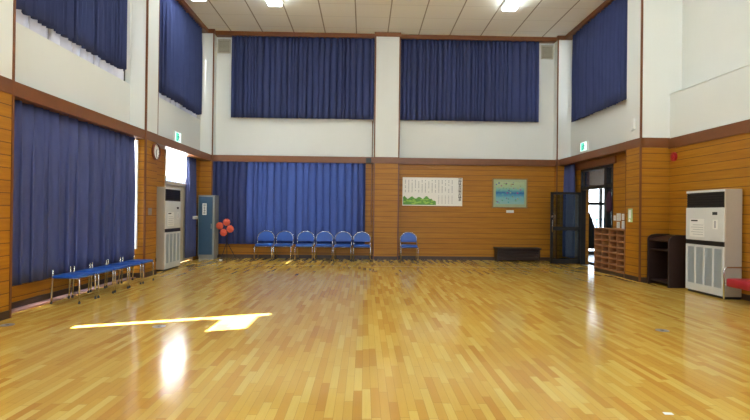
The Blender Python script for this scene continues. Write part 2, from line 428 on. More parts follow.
# ------------------------------------------------------------------ curtains
def curtain(name, axis, p, a0, a1, z0, z1, mat, label, cat='curtain', pitch=.2, amp=.07, group=None, seed=1, solid=True, lap=.20):
    """cloth hung in irregular pinch pleats: narrow and regular at the heading, deep rounded folds below"""
    rnd = random.Random(seed)
    ws = []
    while sum(ws) < (a1-a0): ws.append(pitch*rnd.choice((.55, .7, .85, 1.0, 1.2, 1.5)))
    k = (a1-a0)/sum(ws); ws = [w_*k for w_ in ws]; n = len(ws); per = 14; rows = 10
    dep = [rnd.uniform(.55, 1.15) for _ in ws]; sk = [rnd.uniform(-.5, .5) for _ in ws]; ln = [rnd.uniform(-1, 1) for _ in range(n+1)]
    base = [rnd.uniform(-.25, .25) for _ in range(n+1)]
    st = [a0]
    for w_ in ws: st.append(st[-1]+w_)
    cols = []
    for q in range(n):
        for i in range(per if q < n-1 else per+1):
            cols.append((q, i/per))
    vs = []; fs = []
    for j in range(rows+1):
        t = j/rows; z = z1+(z0-z1)*t
        for (q, u) in cols:
            # rounded ridge with steep sides
            c = math.cos(2*PI*u); ridge = -(math.copysign(abs(c)**.7, c))
            b = base[q]*(1-u)+base[q+1]*u; lean = (ln[q]*(1-u)+ln[q+1]*u)
            A = amp*dep[q]*(.55+.45*min(1, t*3))
            off = A*ridge + amp*b*(.3+.7*t)
            a = st[q]+ws[q]*u + ws[q]*(lap+.12*sk[q])*math.sin(2*PI*u)*(.5+.5*min(1, t*3)) + .03*lean*t*math.sin(PI*(st[q]-a0)/(a1-a0))
            o2 = (p+off, a) if axis == 0 else (a, p+off)
            vs.append((o2[0], o2[1], z + (.008*ridge if j == rows else 0)))
    nc = len(cols)-1
    for j in range(rows):
        for i in range(nc): fs.append((j*(nc+1)+i, j*(nc+1)+i+1, (j+1)*(nc+1)+i+1, (j+1)*(nc+1)+i))
    mid = ((p, (a0+a1)/2, z0) if axis == 0 else ((a0+a1)/2, p, z0))
    o = MB().add(vs, fs).build(name, mat, None, origin=mid, smooth=True)
    if solid:
        md = o.modifiers.new('thickness', 'SOLIDIFY'); md.thickness = .004; md.offset = 0
    return tag(o, label, cat, group)

curtain('curtain', 0, L-.15, 6.40, 10.05, .36, ZB0, M['blue'], 'long blue pleated curtain over the lower left window behind the row of stools', pitch=.22, amp=.06, seed=3)
curtain('curtain', 0, LW+.10, 6.36, 9.74, 4.03, 6.46, M['blueup'], 'high blue curtain at upper left nearest the camera, above the row of stools', pitch=.16, amp=.07, seed=4)
curtain('curtain', 0, LW+.10, 10.74, 14.06, 4.03, 6.46, M['blueup'], 'high blue curtain on the left wall between clock pillar and back corner', pitch=.16, amp=.07, seed=5)
curtain('curtain', 1, 14.63, -3.90, .25, 4.08, 6.46, M['blueup'], 'high blue curtain on the back wall, left of the central pillar', pitch=.15, amp=.07, seed=6)
curtain('curtain', 1, 14.63, 1.02, 5.10, 4.08, 6.46, M['blueup'], 'high blue curtain on the back wall, right of the central pillar', pitch=.15, amp=.07, seed=7)
curtain('curtain', 1, 14.525, -4.36, .03, .42, ZB0, M['bluelit'], 'wide backlit blue curtain on the back wall behind the row of chairs', pitch=.21, amp=.085, seed=8, solid=False, lap=.34)
curtain('curtain', 0, RW-.07, 10.74, 14.05, 3.99, 6.46, M['blueup'], 'high blue curtain on the right wall above the hallway doorway', pitch=.16, amp=.07, seed=9)
curtain('curtain', 0, RW-.13, 13.72, 14.38, .16, 2.77, M['blue'], 'narrow blue curtain gathered in the right corner behind the open glass door', pitch=.13, amp=.06, seed=10)
cb = curtain('curtain', 0, LW+.06, 13.26, 13.92, .10, 2.80, M['blue'], 'gathered blue curtain with white tie beside the left exit door', pitch=.13, amp=.045, seed=11)
MB().box(LW+.0, LW+.125, 13.70, 13.97, 1.12, 1.21).build('tieback', M['paper'], cb, bevel=.02)
curtain('sheer_curtain', 0, LW-.06, 6.44, 10.075, 3.87, 6.28, M['sheer'], 'white sheer curtain showing below the near high left curtain', pitch=.3, amp=.03, seed=12, solid=False)
curtain('sheer_curtain', 0, LW-.06, 10.89, 14.35, 3.94, 6.28, M['sheer'], 'white sheer curtain showing below the high left curtain past the clock', pitch=.3, amp=.03, seed=13, solid=False)

# ------------------------------------------------------------------ chairs along the back wall
def arc(cx, cz, rx, rz, a0, a1, n):
    return [(cx+rx*math.cos(a0+(a1-a0)*i/n), cz+rz*math.sin(a0+(a1-a0)*i/n)) for i in range(n+1)]
def pad(mb, w, y0, y1, z0, z1, rnd=.05):
    """cushion with rounded corners in plan and domed top"""
    def ring(inset, z):
        r = max(rnd-inset*.5, .01); pts = []
        for (cx, cy, a) in ((w/2-inset-r, y1-inset-r, 0), (-w/2+inset+r, y1-inset-r, PI/2), (-w/2+inset+r, y0+inset+r, PI), (w/2-inset-r, y0+inset+r, 1.5*PI)):
            pts += [(cx+r*math.cos(a+PI/2*i/5), cy+r*math.sin(a+PI/2*i/5), z) for i in range(6)]
        return pts
    lv = [(.012, z0), (0, z0+.012), (0, z1-.018), (.01, z1-.006), (.05, z1), (.13, z1+.006)]
    rings = [ring(a, b) for a, b in lv]; n = len(rings[0]); vs = [p for r in rings for p in r]; fs = [tuple(range(n-1, -1, -1)), tuple((len(rings)-1)*n+i for i in range(n))]
    for j in range(len(rings)-1):
        for i in range(n): fs.append((j*n+i, j*n+(i+1) % n, (j+1)*n+(i+1) % n, (j+1)*n+i))
    return mb.add(vs, fs)

def make_chair(loc, label, group):
    t = empty('stacking_chair', (0, 0, 0), label, 'chair', group)
    pad(MB(), .45, -.225, .20, .385, .455).build('seat', M['vinyl'], t, smooth=True)
    # backrest: straight bottom, rounded top, slightly reclined
    out = [(-.225, .52), (.225, .52)] + [(.225, .60)] + arc(0, .60, .225, .185, 0, PI, 16)[1:] + [(-.225, .60)]
    MB().prism(out, lambda a, b, d: (a, .185+(b-.45)*.16+d, b), -.015, .018).build('backrest', M['vinyl'], t, bevel=.008, smooth=False)
    for sx in (-1, 1):
        lg = MB().tube([(sx*.24, -.21, .0), (sx*.24, -.205, .36), (sx*.24, -.17, .395), (sx*.24, .1, .39)], .011).build('leg', M['chrome'], t, smooth=True)
        MB().tube([(sx*.24, -.21, 0), (sx*.24, -.21, .03)], .015).build('rubber_foot', M['rubber'], lg)
        lg = MB().tube([(sx*.225, .25, 0), (sx*.235, .19, .40), (sx*.238, .195, .52)], .011).build('leg', M['chrome'], t, smooth=True)
        MB().tube([(sx*.225, .25, 0), (sx*.225, .248, .03)], .015).build('rubber_foot', M['rubber'], lg)
    bf = [(.24, .52)] + arc(0, .60, .24, .199, 0, PI, 18) + [(-.24, .52)]
    MB().tube([(a, .185+(b-.45)*.16+.004, b) for a, b in bf], .011).build('back_frame', M['chrome'], t, smooth=True)
    MB().tube([(-.24, -.17, .378), (.24, -.17, .378)], .009).build('front_crossbar', M['chrome'], t, smooth=True)
    MB().tube([(-.235, .16, .378), (.235, .16, .378)], .009).build('rear_crossbar', M['chrome'], t, smooth=True)
    t.location = loc
    return t
G = 'blue chairs along the back wall'
px = [-2.79, -2.26, -1.66, -1.12, -.59, -.05, 1.29]
c0 = None
names = ['blue padded chair at the left end of the back row, nearest the coral flowers',
         'blue padded chair second from left in the row before the back curtain',
         'blue padded chair third from left in the back row, just right of the sun patch',
         'blue padded chair third from the right end of the row before the back curtain',
         'blue padded chair second from the right end of the row before the back curtain',
         'blue padded chair at the right end of the back row, beside the central pillar',
         'lone blue padded chair against the wood wall right of the central pillar']
for i, x in enumerate(px):
    loc = (x, 14.14 if i < 6 else 14.2, 0)
    if c0 is None: c0 = make_chair(loc, names[0], G)
    else: dup(c0, loc, names[i], G, rz=random.uniform(-.04, .04))

# ------------------------------------------------------------------ row of stools along the left window
def make_stool(loc, label, group):
    t = empty('padded_stool', (0, 0, 0), label, 'stool', group)
    # local: x towards the room, y along the wall
    m = MB(); pad(m, .40, -.235, .235, .365, .41, .04)
    m.build('seat', M['vinyl'], t, smooth=True)
    for sy in (-1, 1):
        lg = MB().tube([(.20, sy*.215, 0), (.195, sy*.212, .34), (.17, sy*.21, .372)], .012).build('leg', M['chrome'], t, smooth=True)
        MB().tube([(.20, sy*.215, 0), (.20, sy*.215, .03)], .016).build('rubber_foot', M['rubber'], lg)
        lg = MB().tube([(-.20, sy*.215, 0), (-.185, sy*.215, .35), (-.18, sy*.215, .49)], .012).build('leg', M['chrome'], t, smooth=True)
        MB().tube([(-.20, sy*.215, 0), (-.199, sy*.215, .03)], .016).build('rubber_foot', M['rubber'], lg)
    for sy in (-1, 1): MB().tube([(-.185, sy*.215, .385), (.18, sy*.215, .362)], .009).build('side_rail', M['chrome'], t, smooth=True)
    t.location = loc
    return t
G = 'blue stools under the left curtain'
names = ['blue padded chrome-legged stool at the near end of the row under the left curtain',
         'blue padded stool second from the near end of the row under the left curtain',
         'blue padded stool in the middle of the row under the left curtain',
         'blue padded stool second from the far end of the row under the left curtain',
         'blue padded stool at the far end of the left row, beside the clock pillar']
s0 = None
for i in range(5):
    loc = (-4.27+.008*random.uniform(-1, 1), 7.50+.515*i, 0)
    if s0 is None: s0 = make_stool(loc, names[0], G)
    else: dup(s0, loc, names[i], G, rz=random.uniform(-.02, .02))

# ------------------------------------------------------------------ floor-standing air conditioners
def air_conditioner(xf, xb, ya, yb, z1, label):
    """front plane xf, back plane xb; ya is the side edge nearest the camera"""
    s = 1 if xb < xf else -1           # direction the front faces in x
    t = empty('air_conditioner', ((xf+xb)/2, (ya+yb)/2, 0), label, 'air conditioner', 'floor standing air conditioners')
    f = lambda d: xf+s*d
    w = yb-ya
    MB().box(f(-.012), xb, ya, yb, .04, z1).build('body', M['acbody'], t, bevel=.01)
    MB().box(f(-.03), xb, ya+.015, yb-.015, 0, .04).build('plinth', M['black'], t)
    # air outlet with louvres
    fr = MB().box(f(-.012), f(.006), ya+.01, yb-.01, z1-.045, z1-.008).build('front_rim', M['acfront'], t)
    ou = MB().box(f(-.02), f(-.006), ya+.02, yb-.02, z1-.31, z1-.045).build('air_outlet', M['black'], t)
    for k in range(6):
        z = z1-.285+k*.043
        MB().add([(f(-.008), ya+.025, z), (f(-.008), yb-.025, z), (f(.006), yb-.025, z+.014), (f(.006), ya+.025, z+.014),
                  (f(-.008), ya+.025, z+.004), (f(-.008), yb-.025, z+.004), (f(.006), yb-.025, z+.018), (f(.006), ya+.025, z+.018)],
                 [(0, 1, 2, 3), (4, 7, 6, 5), (0, 4, 5, 1), (1, 5, 6, 2), (2, 6, 7, 3), (3, 7, 4, 0)]).build('louvre', M['black'], ou)
    up = MB().box(f(-.012), f(.008), ya+.008, yb-.008, .945, z1-.31).build('upper_panel', M['acfront'], t, bevel=.006)
    MB().box(f(-.012), f(.004), ya+.008, yb-.008, .865, .943).build('dark_band', M['black'], t)
    # lower intake: frame and four grille panels
    yy = [ya+.03+(w-.06)*k/4 for k in range(5)]
    lp = MB().box(f(-.012), f(.008), ya+.008, yb-.008, .045, .17).box(f(-.012), f(.008), ya+.008, yb-.008, .82, .862)
    for y in yy: lp.box(f(-.012), f(.008), y-.022, y+.022, .17, .82)
    lp.build('lower_panel', M['acfront'], t, bevel=.003)
    for k in range(4):
        g = MB().box(f(-.012), f(-.006), yy[k]+.022, yy[k+1]-.022, .17, .82)
        for q in range(26): g.box(f(-.006), f(.002), yy[k]+.022, yy[k+1]-.022, .175+q*.0248, .187+q*.0248)
        g.build('intake_grille', M['acgrille'], t)
    # things on the upper panel; a = fraction from the far (camera left) edge
    def on_panel(nm, a0, a1, z0, zz1, mat, par, d=.003):
        if s < 0: y0, y1 = yb-a1*w, yb-a0*w
        else: y0, y1 = ya+a0*w, ya+a1*w
        return MB().box(f(.008), f(.008+d), y0, y1, z0, zz1).build(nm, mat, par)
    on_panel('display', .72, .84, 1.39, 1.44, M['black'], up)
    on_panel('instruction_sticker', .73, .85, 1.15, 1.31, M['paper'], up)
    on_panel('sticker_print', .77, .81, 1.17, 1.29, M['greyink'], up, .005)
    no = on_panel('notice_sheet', .12, .52, 1.0, 1.32, M['paper'], t)
    ti = on_panel('notice_print', .16, .34, 1.275, 1.298, M['ink'], no, .005)
    m = MB()
    for q in range(5):
        if s < 0: y0, y1 = yb-.49*w, yb-.16*w
        else: y0, y1 = ya+.16*w, ya+.49*w
        m.box(f(.008), f(.0125), y0, y1-(.0 if q % 2 else .05), 1.04+q*.042, 1.048+q*.042)
    m.build('notice_lines', M['greyink'], no)
    return t
air_conditioner(5.93, 6.23, 8.10, 9.08, 1.825, 'tall beige and grey air conditioner on the right beside the red bench')
a = air_conditioner(-4.41, -4.70, 11.20, 12.12, 1.88, 'tall beige and grey air conditioner in front of the left exit door')
# ------------------------------------------------------------------ steel locker and coral flowers in the left corner
t = empty('locker', (-4.37, 14.16, 0), 'slate blue locker with grey steel sides in the left back corner', 'cabinet')
MB().box(-4.60, -4.15, 13.965, 14.38, .09, 1.79).build('body', M['lockgrey'], t, bevel=.006)
MB().box(-4.58, -4.17, 13.99, 14.36, 0, .09).build('plinth', M['lockgrey'], t)
dr = MB().box(-4.575, -4.20, 13.947, 13.965, .14, 1.74).build('door', M['lockblue'], t, bevel=.005)
pl = MB().box(-4.475, -4.36, 13.942, 13.947, 1.24, 1.56).build('name_plate', M['paper'], t, bevel=.002)
m = MB()
def glyph(mb, fn, cx, cz, s, rnd):
    """a block of brush-like strokes the size of one character"""
    for k in range(3):
        z = cz+s*(-.38+.36*k+rnd.uniform(-.05, .05)); w = s*rnd.uniform(.28, .48)
        mb.box(*fn(cx-w, cx+w, z-.055*s, z+.055*s))
    for k in range(2):
        x = cx+s*(-.22+.44*k+rnd.uniform(-.08, .08)); mb.box(*fn(x-.06*s, x+.06*s, cz-s*rnd.uniform(.25, .48), cz+s*rnd.uniform(.2, .48)))
rnd = random.Random(5)
for k in range(4):
    m = MB(); glyph(m, lambda a, b, c, d: (a, b, 13.939, 13.942, c, d), -4.417, 1.505-.07*k, .064, rnd); m.build('character', M['ink'], pl)
MB().box(-4.235, -4.215, 13.925, 13.947, .86, 1.0).build('handle', M['lockgrey'], dr, bevel=.004)

t = empty('flower_stand', (-3.80, 13.98, 0), 'coral round artificial flowers on a thin black stand beside the locker', 'flower decoration')
m = MB().tube([(-3.80, 13.98, .45), (-3.80, 13.98, .80)], .012)
m.build('post', M['black'], t, smooth=True)
for (x, y) in ((-3.93, 13.84), (-3.50, 13.90), (-3.86, 14.22)):
    MB().tube([(x, y, 0.0), (-3.80, 13.98, .50)], .009).build('leg', M['black'], t, smooth=True)
MB().box(-3.97, -3.89, 13.80, 13.88, 0, .02).build('foot_pad', M['paper'], t, bevel=.005)
for (x, z) in ((-3.985, .945), (-3.80, 1.045), (-3.70, .86), (-3.88, .76)):
    y = 13.90+.03*random.random()
    MB().tube([(-3.80, 13.98, .70), ((x-3.80)/2, 13.96, z-.06), (x, y+.03, z)], .006).build('stem', M['stem'], t, smooth=True)
    fl = MB()
    for ringn, (n, rr, pr, dy) in enumerate(((10, .068, .036, 0), (7, .038, .032, -.016), (1, 0, .03, -.03))):
        for k in range(n):
            a_ = 2*PI*k/n+ringn*.4
            fl.ball((x+rr*math.cos(a_), y+dy, z+rr*math.sin(a_)), pr, .022, pr, 8, 6)
    fl.build('flower_head', M['coral'], t, smooth=True)

# ------------------------------------------------------------------ framed things on the back wall
YW = 14.62
t = empty('framed_poster', (2.0, YW, 1.56), 'wide white framed sheet with columns of print and green trees', 'poster')
t_frame = MB().box(1.07, 2.92, 14.585, YW, 1.53, 1.575).box(1.07, 2.92, 14.585, YW, 2.405, 2.45).box(1.07, 1.115, 14.585, YW, 1.575, 2.405).box(2.875, 2.92, 14.585, YW, 1.575, 2.405)
t_frame.build('frame', M['wood'], t)
sh = MB().box(1.115, 2.875, 14.60, 14.615, 1.575, 2.405).build('sheet', M['paper'], t)
rnd = random.Random(9); m = MB()
for c in range(15):
    x = 1.20+c*.098
    if c % 2 == 0 and c > 1: pass
    z = 2.33
    for k in range(9):
        if rnd.random() < .8: m.box(x-.012, x+.012, 14.597, 14.60, z-.03, z)
        z -= .042
    if x > 2.15:
        z = 1.88
        for k in range(6): m.box(x-.010, x+.010, 14.597, 14.60, z-.025, z); z -= .042
m.build('print_columns', M['greyink'], sh)
m = MB()
for k in range(7): glyph(m, lambda a, b, c, d: (a, b, 14.596, 14.60, c, d), 2.80, 2.345-.095*k, .11, rnd)
m.build('title_print', M['ink'], sh)
def blob(x0, x1, zb, zt, seed):
    r_ = random.Random(seed); n = 22
    top = [(x0+(x1-x0)*i/n, zt + .035*math.sin(i*1.3)+r_.uniform(-.02, .02) - (.09 if i > n-3 else 0)) for i in range(n+1)]
    return [(x0, zb), (x1, zb)] + top[::-1]
MB().prism(blob(1.135, 2.10, 1.60, 1.81, 2), lambda a, b, d: (a, d, b), 14.5965, 14.60).build('tree_print', M['leaf2'], sh)
m = MB()
for k in range(26):
    x = rnd.uniform(1.17, 2.0); z = rnd.uniform(1.63, 1.76)
    m.prism([(x+rnd.uniform(.03, .06)*math.cos(a_*PI/4), z+.022*math.sin(a_*PI/4)) for a_ in range(8)], lambda a, b, d: (a, d, b), 14.5945-.00003*k, 14.5965)
m.build('tree_highlights', M['leaf'], sh)

t = empty('framed_painting', (4.28, YW, 1.54), 'framed blue and pale green painting on the wood wall', 'painting')
MB().box(3.755, 4.80, 14.59, YW, 1.53, 1.565).box(3.755, 4.80, 14.59, YW, 2.375, 2.41).box(3.755, 3.79, 14.59, YW, 1.565, 2.375).box(4.765, 4.80, 14.59, YW, 1.565, 2.375).build('frame', M['brass'], t, bevel=.004)
MB().box(3.79, 4.765, 14.60, 14.612, 1.565, 2.375).build('mount', simple('pale_green_mount', (168, 182, 146), .7), t)
MB().box(3.86, 4.70, 14.596, 14.60, 1.65, 2.30).build('picture', M['painting'], t)
tag(MB().box(4.18, 4.40, 14.605, YW+.004, 1.40, 1.475).build('caption_card', M['paper'], None, origin=(4.29, YW, 1.40)), 'small white caption card under the blue green painting', 'label')

# low dark bench below the painting
t = empty('low_bench', (4.44, 14.4, 0), 'low dark brown wooden bench under the painting by the back wall', 'bench')
MB().box(3.80, 5.10, 14.22, 14.59, .345, .39).build('top', M['dwood'], t, bevel=.006)
for x in (3.83, 5.02): MB().box(x, x+.05, 14.24, 14.57, 0, .345).build('leg_panel', M['dwood'], t, bevel=.004)
for k in range(3): MB().box(3.88, 5.02, 14.262, 14.29, .05+.09*k, .12+.09*k).build('front_slat', M['dwood'], t, bevel=.004)
MB().box(3.88, 5.02, 14.50, 14.53, .03, .33).build('back_panel', M['dwood'], t)

# vent boxes in the top corners
def vent(x0, x1, label):
    t = empty('vent_grille', ((x0+x1)/2, 14.74, 5.98), label, 'vent', 'vents on the back wall')
    z0, z1 = 5.98, 6.38
    MB().box(x0, x1, 14.70, 14.74, z0, z0+.03).box(x0, x1, 14.70, 14.74, z1-.03, z1).box(x0, x0+.03, 14.70, 14.74, z0, z1).box(x1-.03, x1, 14.70, 14.74, z0, z1).build('frame', M['vent'], t)
    MB().box(x0+.03, x1-.03, 14.732, 14.74, z0+.03, z1-.03).build('backing', simple('vent_shadow_grey', (150, 145, 130), .8), t)
    for k in range(9):
        z = z0+.05+k*.036
        MB().add([(x0+.03, 14.705, z), (x1-.03, 14.705, z), (x1-.03, 14.728, z+.022), (x0+.03, 14.728, z+.022),
                  (x0+.03, 14.705, z+.006), (x1-.03, 14.705, z+.006), (x1-.03, 14.728, z+.028), (x0+.03, 14.728, z+.028)],
                 [(0, 1, 2, 3), (4, 7, 6, 5), (0, 4, 5, 1), (1, 5, 6, 2), (2, 6, 7, 3), (3, 7, 4, 0)]).build('slat', M['vent'], t)
vent(-4.34, -3.97, 'beige vent grille high in the left back corner')
vent(5.20, 5.56, 'beige vent grille high in the right back corner')

# pipes on the central pillar
tag(MB().tube([(.21, 14.608, 1.0), (.21, 14.608, 2.79)], .014).build('conduit_pipe', simple('copper_pink_pipe', (176, 128, 104), .4), None, origin=(.21, 14.608, 1.0), smooth=True), 'thin pinkish conduit pipe running down beside the central pillar', 'pipe')
tag(MB().tube([(.22, 14.735, 2.97), (.22, 14.735, 4.06)], .012).build('cable_cover', M['trim'], None, origin=(.22, 14.735, 2.97)), 'thin dark cable cover on the white wall left of the central pillar', 'cable')

# ------------------------------------------------------------------ small wall fittings
def wall_disc(cy, cz, r, x0, x1, n=36):
    return MB().prism([(cy+r*math.cos(2*PI*i/n), cz+r*math.sin(2*PI*i/n)) for i in range(n)], lambda a, b, d: (d, a, b), x0, x1)
t = empty('wall_clock', (L, 10.58, 2.41), 'round white wall clock with a red brown rim on the left pillar', 'clock')
MBr = MB(); n = 40
ring = [(1.0, 0), (1.0, .045), (.93, .055), (.86, .04), (.86, 0)]
vs = []; fs = []
for i in range(n):
    a_ = 2*PI*i/n
    for (k, dx) in ring: vs.append((L+dx, 10.58+.175*k*math.cos(a_), 2.585+.175*k*math.sin(a_)))
for i in range(n):
    for k in range(5): fs.append((i*5+k, i*5+(k+1) % 5, ((i+1) % n)*5+(k+1) % 5, ((i+1) % n)*5+k))
MBr.add(vs, fs).build('rim', M['clockrim'], t, smooth=True)
fc = wall_disc(10.58, 2.585, .152, L, L+.025).build('face', M['paper'], t)
def hand(ang, ln, w, d):
    dy, dz = -math.sin(ang), math.cos(ang)      # seen from the room, clockwise positive goes to -y? handled by sign
    c = (10.58, 2.585)
    p = [(c[0]+w*dz, c[1]-w*dy), (c[0]-w*dz, c[1]+w*dy), (c[0]-w*.5*dz+ln*dy, c[1]+w*.5*dy+ln*dz), (c[0]+w*.5*dz+ln*dy, c[1]-w*.5*dy+ln*dz)]
    return MB().prism(p, lambda a, b, dd: (dd, a, b), L+.025, L+.025+d)
hand(-.6, .085, .008, .004).build('hour_hand', M['ink'], fc); hand(-2.9, .125, .006, .006).build('minute_hand', M['ink'], fc)
m = MB()
for k in range(12):
    a_ = 2*PI*k/12; y, z = 10.58+.13*math.cos(a_), 2.585+.13*math.sin(a_); m.box(L+.025, L+.027, y-.006, y+.006, z-.008, z+.008)
m.build('hour_marks', M['ink'], fc)

def exit_sign(x, s, y, z, label):
    t = empty('exit_sign', (x, y, z), label, 'exit sign', 'green exit signs')
    MB().box(x, x+s*.05, y-.19, y+.19, z, z+.25).build('housing', M['white'], t, bevel=.004)
    p = MB().box(x+s*.05, x+s*.054, y-.175, y+.175, z+.015, z+.235).build('lit_panel', M['exitwhite'], t)
    d = lambda: None
    fn = lambda a, b, dd: (x+s*(.054+dd), y+a*(-s if True else 1), z+b)
    m = MB()
    m.prism([(-.02, .03), (.13, .03), (.13, .22), (-.02, .22)], fn, 0, .002)
    m.build('doorway_pictogram', M['exitglow'], p)
    m = MB()
    m.prism([(-.035+.02*math.cos(k*PI/5), .19+.02*math.sin(k*PI/5)) for k in range(10)], fn, .002, .004)
    for poly in ([(-.055, .165), (-.02, .165), (.0, .1), (-.035, .1)], [(-.02, .16), (.05, .13), (.05, .115), (-.02, .14)],
                 [(-.05, .165), (-.10, .12), (-.09, .11), (-.045, .145)], [(-.03, .105), (.0, .105), (.04, .07), (.06, .04), (.04, .035), (.015, .065)],
                 [(-.035, .105), (-.01, .105), (-.05, .05), (-.11, .045), (-.11, .06), (-.06, .065)]):
        m.prism(poly, fn, .002, .004)
    m.build('running_figure', M['exitfig'], p)
exit_sign(L-.10, 1, 12.0, 2.975, 'small lit green exit sign above the left exit door')
exit_sign(R-.02, -1, 12.66, 2.985, 'small lit green exit sign above the hallway doorway on the right')

tag(MB().box(L, L+.012, 10.28, 10.44, 1.26, 1.40).box(L+.012, L+.018, 10.33, 10.39, 1.30, 1.36).build('switch_plate', M['grey'], None, origin=(L, 10.36, 1.26), bevel=.003), 'small grey switch plate on the wood pillar under the clock', 'switch')
tag(MB().box(L, L+.015, 10.74-.06, 10.69, .27, .35).build('wall_socket', M['base'], None, origin=(L, 10.68, .27), bevel=.002), 'small dark socket low on the pillar beside the left air conditioner', 'socket')
t = empty('fire_alarm_bell', (NB, 9.96, 2.56), 'round red fire alarm high on the right wood wall', 'alarm')
wall_disc(9.96, 2.56, .09, NB-.04, NB+.006, 24).build('backplate', M['signred'], t, bevel=.006)
wall_disc(9.96, 2.56, .05, NB-.065, NB-.04, 20).build('lamp_dome', M['signred'], t, bevel=.01)
t = empty('wall_intercom', (R, 10.40, 3.13), 'slim white fixture on the upper right pillar beside the dark corner strip', 'fixture')
MB().box(R-.05, R, 10.33, 10.42, 3.17, 3.40).build('body', M['white'], t, bevel=.01)
MB().box(R-.035, R, 10.42, 10.50, 3.15, 3.19).build('bracket', M['white'], t, bevel=.006)
t = empty('notice_plate', (R, 10.5, 1.22), 'narrow pale green plate on the wood pillar right of the shoe rack', 'notice')
MB().box(R-.012, R+.006, 10.42, 10.59, 1.22, 1.51).build('plate', M['pgreen'], t, bevel=.004)
MB().box(R-.016, R-.012, 10.46, 10.55, 1.30, 1.48).build('strip', M['paper'], t)
MB().tube([(R-.02, 10.51, 1.255), (R-.012, 10.51, 1.255)], .03, 12).build('knob', M['paper'], t)
def sheet(y0, y1, z0, z1, label, nm):
    t = empty('notice_sheet', (RW, (y0+y1)/2, z0), label, 'notice', 'paper notices by the hallway door')
    MB().box(RW-.004, RW+.004, y0, y1, z0, z1).build('paper', M['paper'], t)
    m = MB()
    k = z1-.04
    while k > z0+.03: m.box(RW-.006, RW-.004, y0+.02, y1-.02-.03*random.random(), k-.006, k); k -= .03
    m.build('print_lines', M['greyink'], t)
sheet(11.48, 11.67, 1.235, 1.41, 'white notice sheet at upper left of the cluster above the shoe rack', 1)
sheet(11.32, 11.43, 1.255, 1.40, 'small white notice at upper right of the cluster above the shoe rack', 2)
sheet(11.52, 11.66, 1.065, 1.21, 'white notice at lower left of the cluster above the shoe rack', 3)
sheet(11.31, 11.43, 1.04, 1.235, 'white notice at lower right of the cluster above the shoe rack', 4)
sheet(11.70, 11.81, 1.24, 1.36, 'leftmost grey white notice above the shoe rack next to the doorway', 5)

# ------------------------------------------------------------------ hallway doorway on the right
m = MB()
for (y, w_) in ((13.58, .06), (12.16, .13), (11.85, .05)): m.box(RW-.01, RW+.12, y, y+w_, 0, 2.60)
m.box(RW-.005, RW+.10, 11.86, 13.62, 2.04, 2.12).box(RW-.005, RW+.10, 11.86, 13.62, 2.54, 2.60)
d = struct('door_2', m, M['alu'], bevel=.004)
struct('transom_pane', MB().box(RW+.045, RW+.055, 11.9, 13.58, 2.12, 2.54), M['glass'], d)
struct('side_pane', MB().box(RW+.045, RW+.055, 11.9, 12.16, .05, 2.04), M['glass'], d)
# open glass leaf standing out from the wall
YL = 13.62; x0, x1 = 5.12, 5.96
t = empty('door_leaf', (x1, YL, 0), 'open dark framed glass door leaf standing out from the right wall', 'door')
m = MB().box(x0, x0+.07, YL-.02, YL+.02, .02, 1.98).box(x1-.07, x1, YL-.02, YL+.02, .02, 1.98)
m.box(x0, x1, YL-.02, YL+.02, 1.92, 1.98).box(x0, x1, YL-.02, YL+.02, .02, .14).box(x0, x1, YL-.02, YL+.02, .93, 1.03)
m.build('frame', M['alu'], t, bevel=.003)
for (za, zb_) in ((.14, .93), (1.03, 1.92)): MB().box(x0+.07, x1-.07, YL-.005, YL+.005, za, zb_).build('glass_pane', M['dglass'], t)
MB().tube([(x0+.035, YL-.05, .88), (x0+.035, YL-.05, 1.22)], .012).tube([(x0+.035, YL-.05, .9), (x0+.035, YL-.02, .9)], .01).tube([(x0+.035, YL-.05, 1.2), (x0+.035, YL-.02, 1.2)], .01).build('pull_handle', M['chrome'], t, smooth=True)
MB().box(x0+.015, x0+.055, YL-.028, YL-.02, 1.28, 1.34).build('lock', M['chrome'], t)
for z in (.2, 1.7): MB().tube([(x1+.002, YL-.028, z), (x1+.002, YL-.028, z+.1)], .01).build('hinge', M['grey'], t)

# the hallway
HX0, HX1, HY0, HY1 = RW+.22, 10.6, 11.0, 17.0
struct('floor_hall', MB().box(HX0, HX1, HY0, HY1+.2, -.2, 0).box(RW, HX0, 11.86, 13.62, -.15, .004), M['hallfloor'])
struct('ceiling_hall', MB().box(HX0, HX1, HY0, HY1+.2, 2.95, 3.1), M['hallgrey'])
struct('wall_hall_left', MB().box(HX0-.02, HX0+.1, 14.98, HY1+.2, 0, 3.1), M['hallwhite'])
struct('wall_hall_right', MB().box(HX1, HX1+.2, HY0, HY1+.2, 0, 3.1), M['hallwhite'])
struct('wall_hall_near', MB().box(HX0, HX1, HY0-.2, HY0, 0, 3.1), M['hallwhite'])
struct('trim_hall_beam', MB().box(HX0, HX1, 15.2, 15.5, 2.74, 2.95).box(HX0, HX1, 14.2, 14.32, 2.86, 2.95), M['hallwhite'])
# far end of the hallway: framed glazing looking outside
m = MB()
for x in (7.42, 8.10, 8.32, 9.4, 10.5): m.box(x, x+(.10 if x != 8.10 else .08), HY1, HY1+.1, 0, 2.35)
m.box(7.42, 10.6, HY1, HY1+.1, 2.28, 2.38).box(7.42, 10.6, HY1, HY1+.1, 1.70, 1.80).box(7.42, 10.6, HY1, HY1+.1, 0, .12).box(7.42, 10.6, HY1, HY1+.1, .78, .86)
w = struct('window_20', m, M['alu'])
struct('pane', MB().box(7.45, 10.55, HY1+.04, HY1+.05, .1, 2.3), M['glass'], w)
struct('wall_hall_end', wall_cells(MB(), 1, HY1, HY1+.15, HX0, 10.6, 0, 3.1, [(7.42, 10.6, 0, 2.38)]), M['hallwhite'])
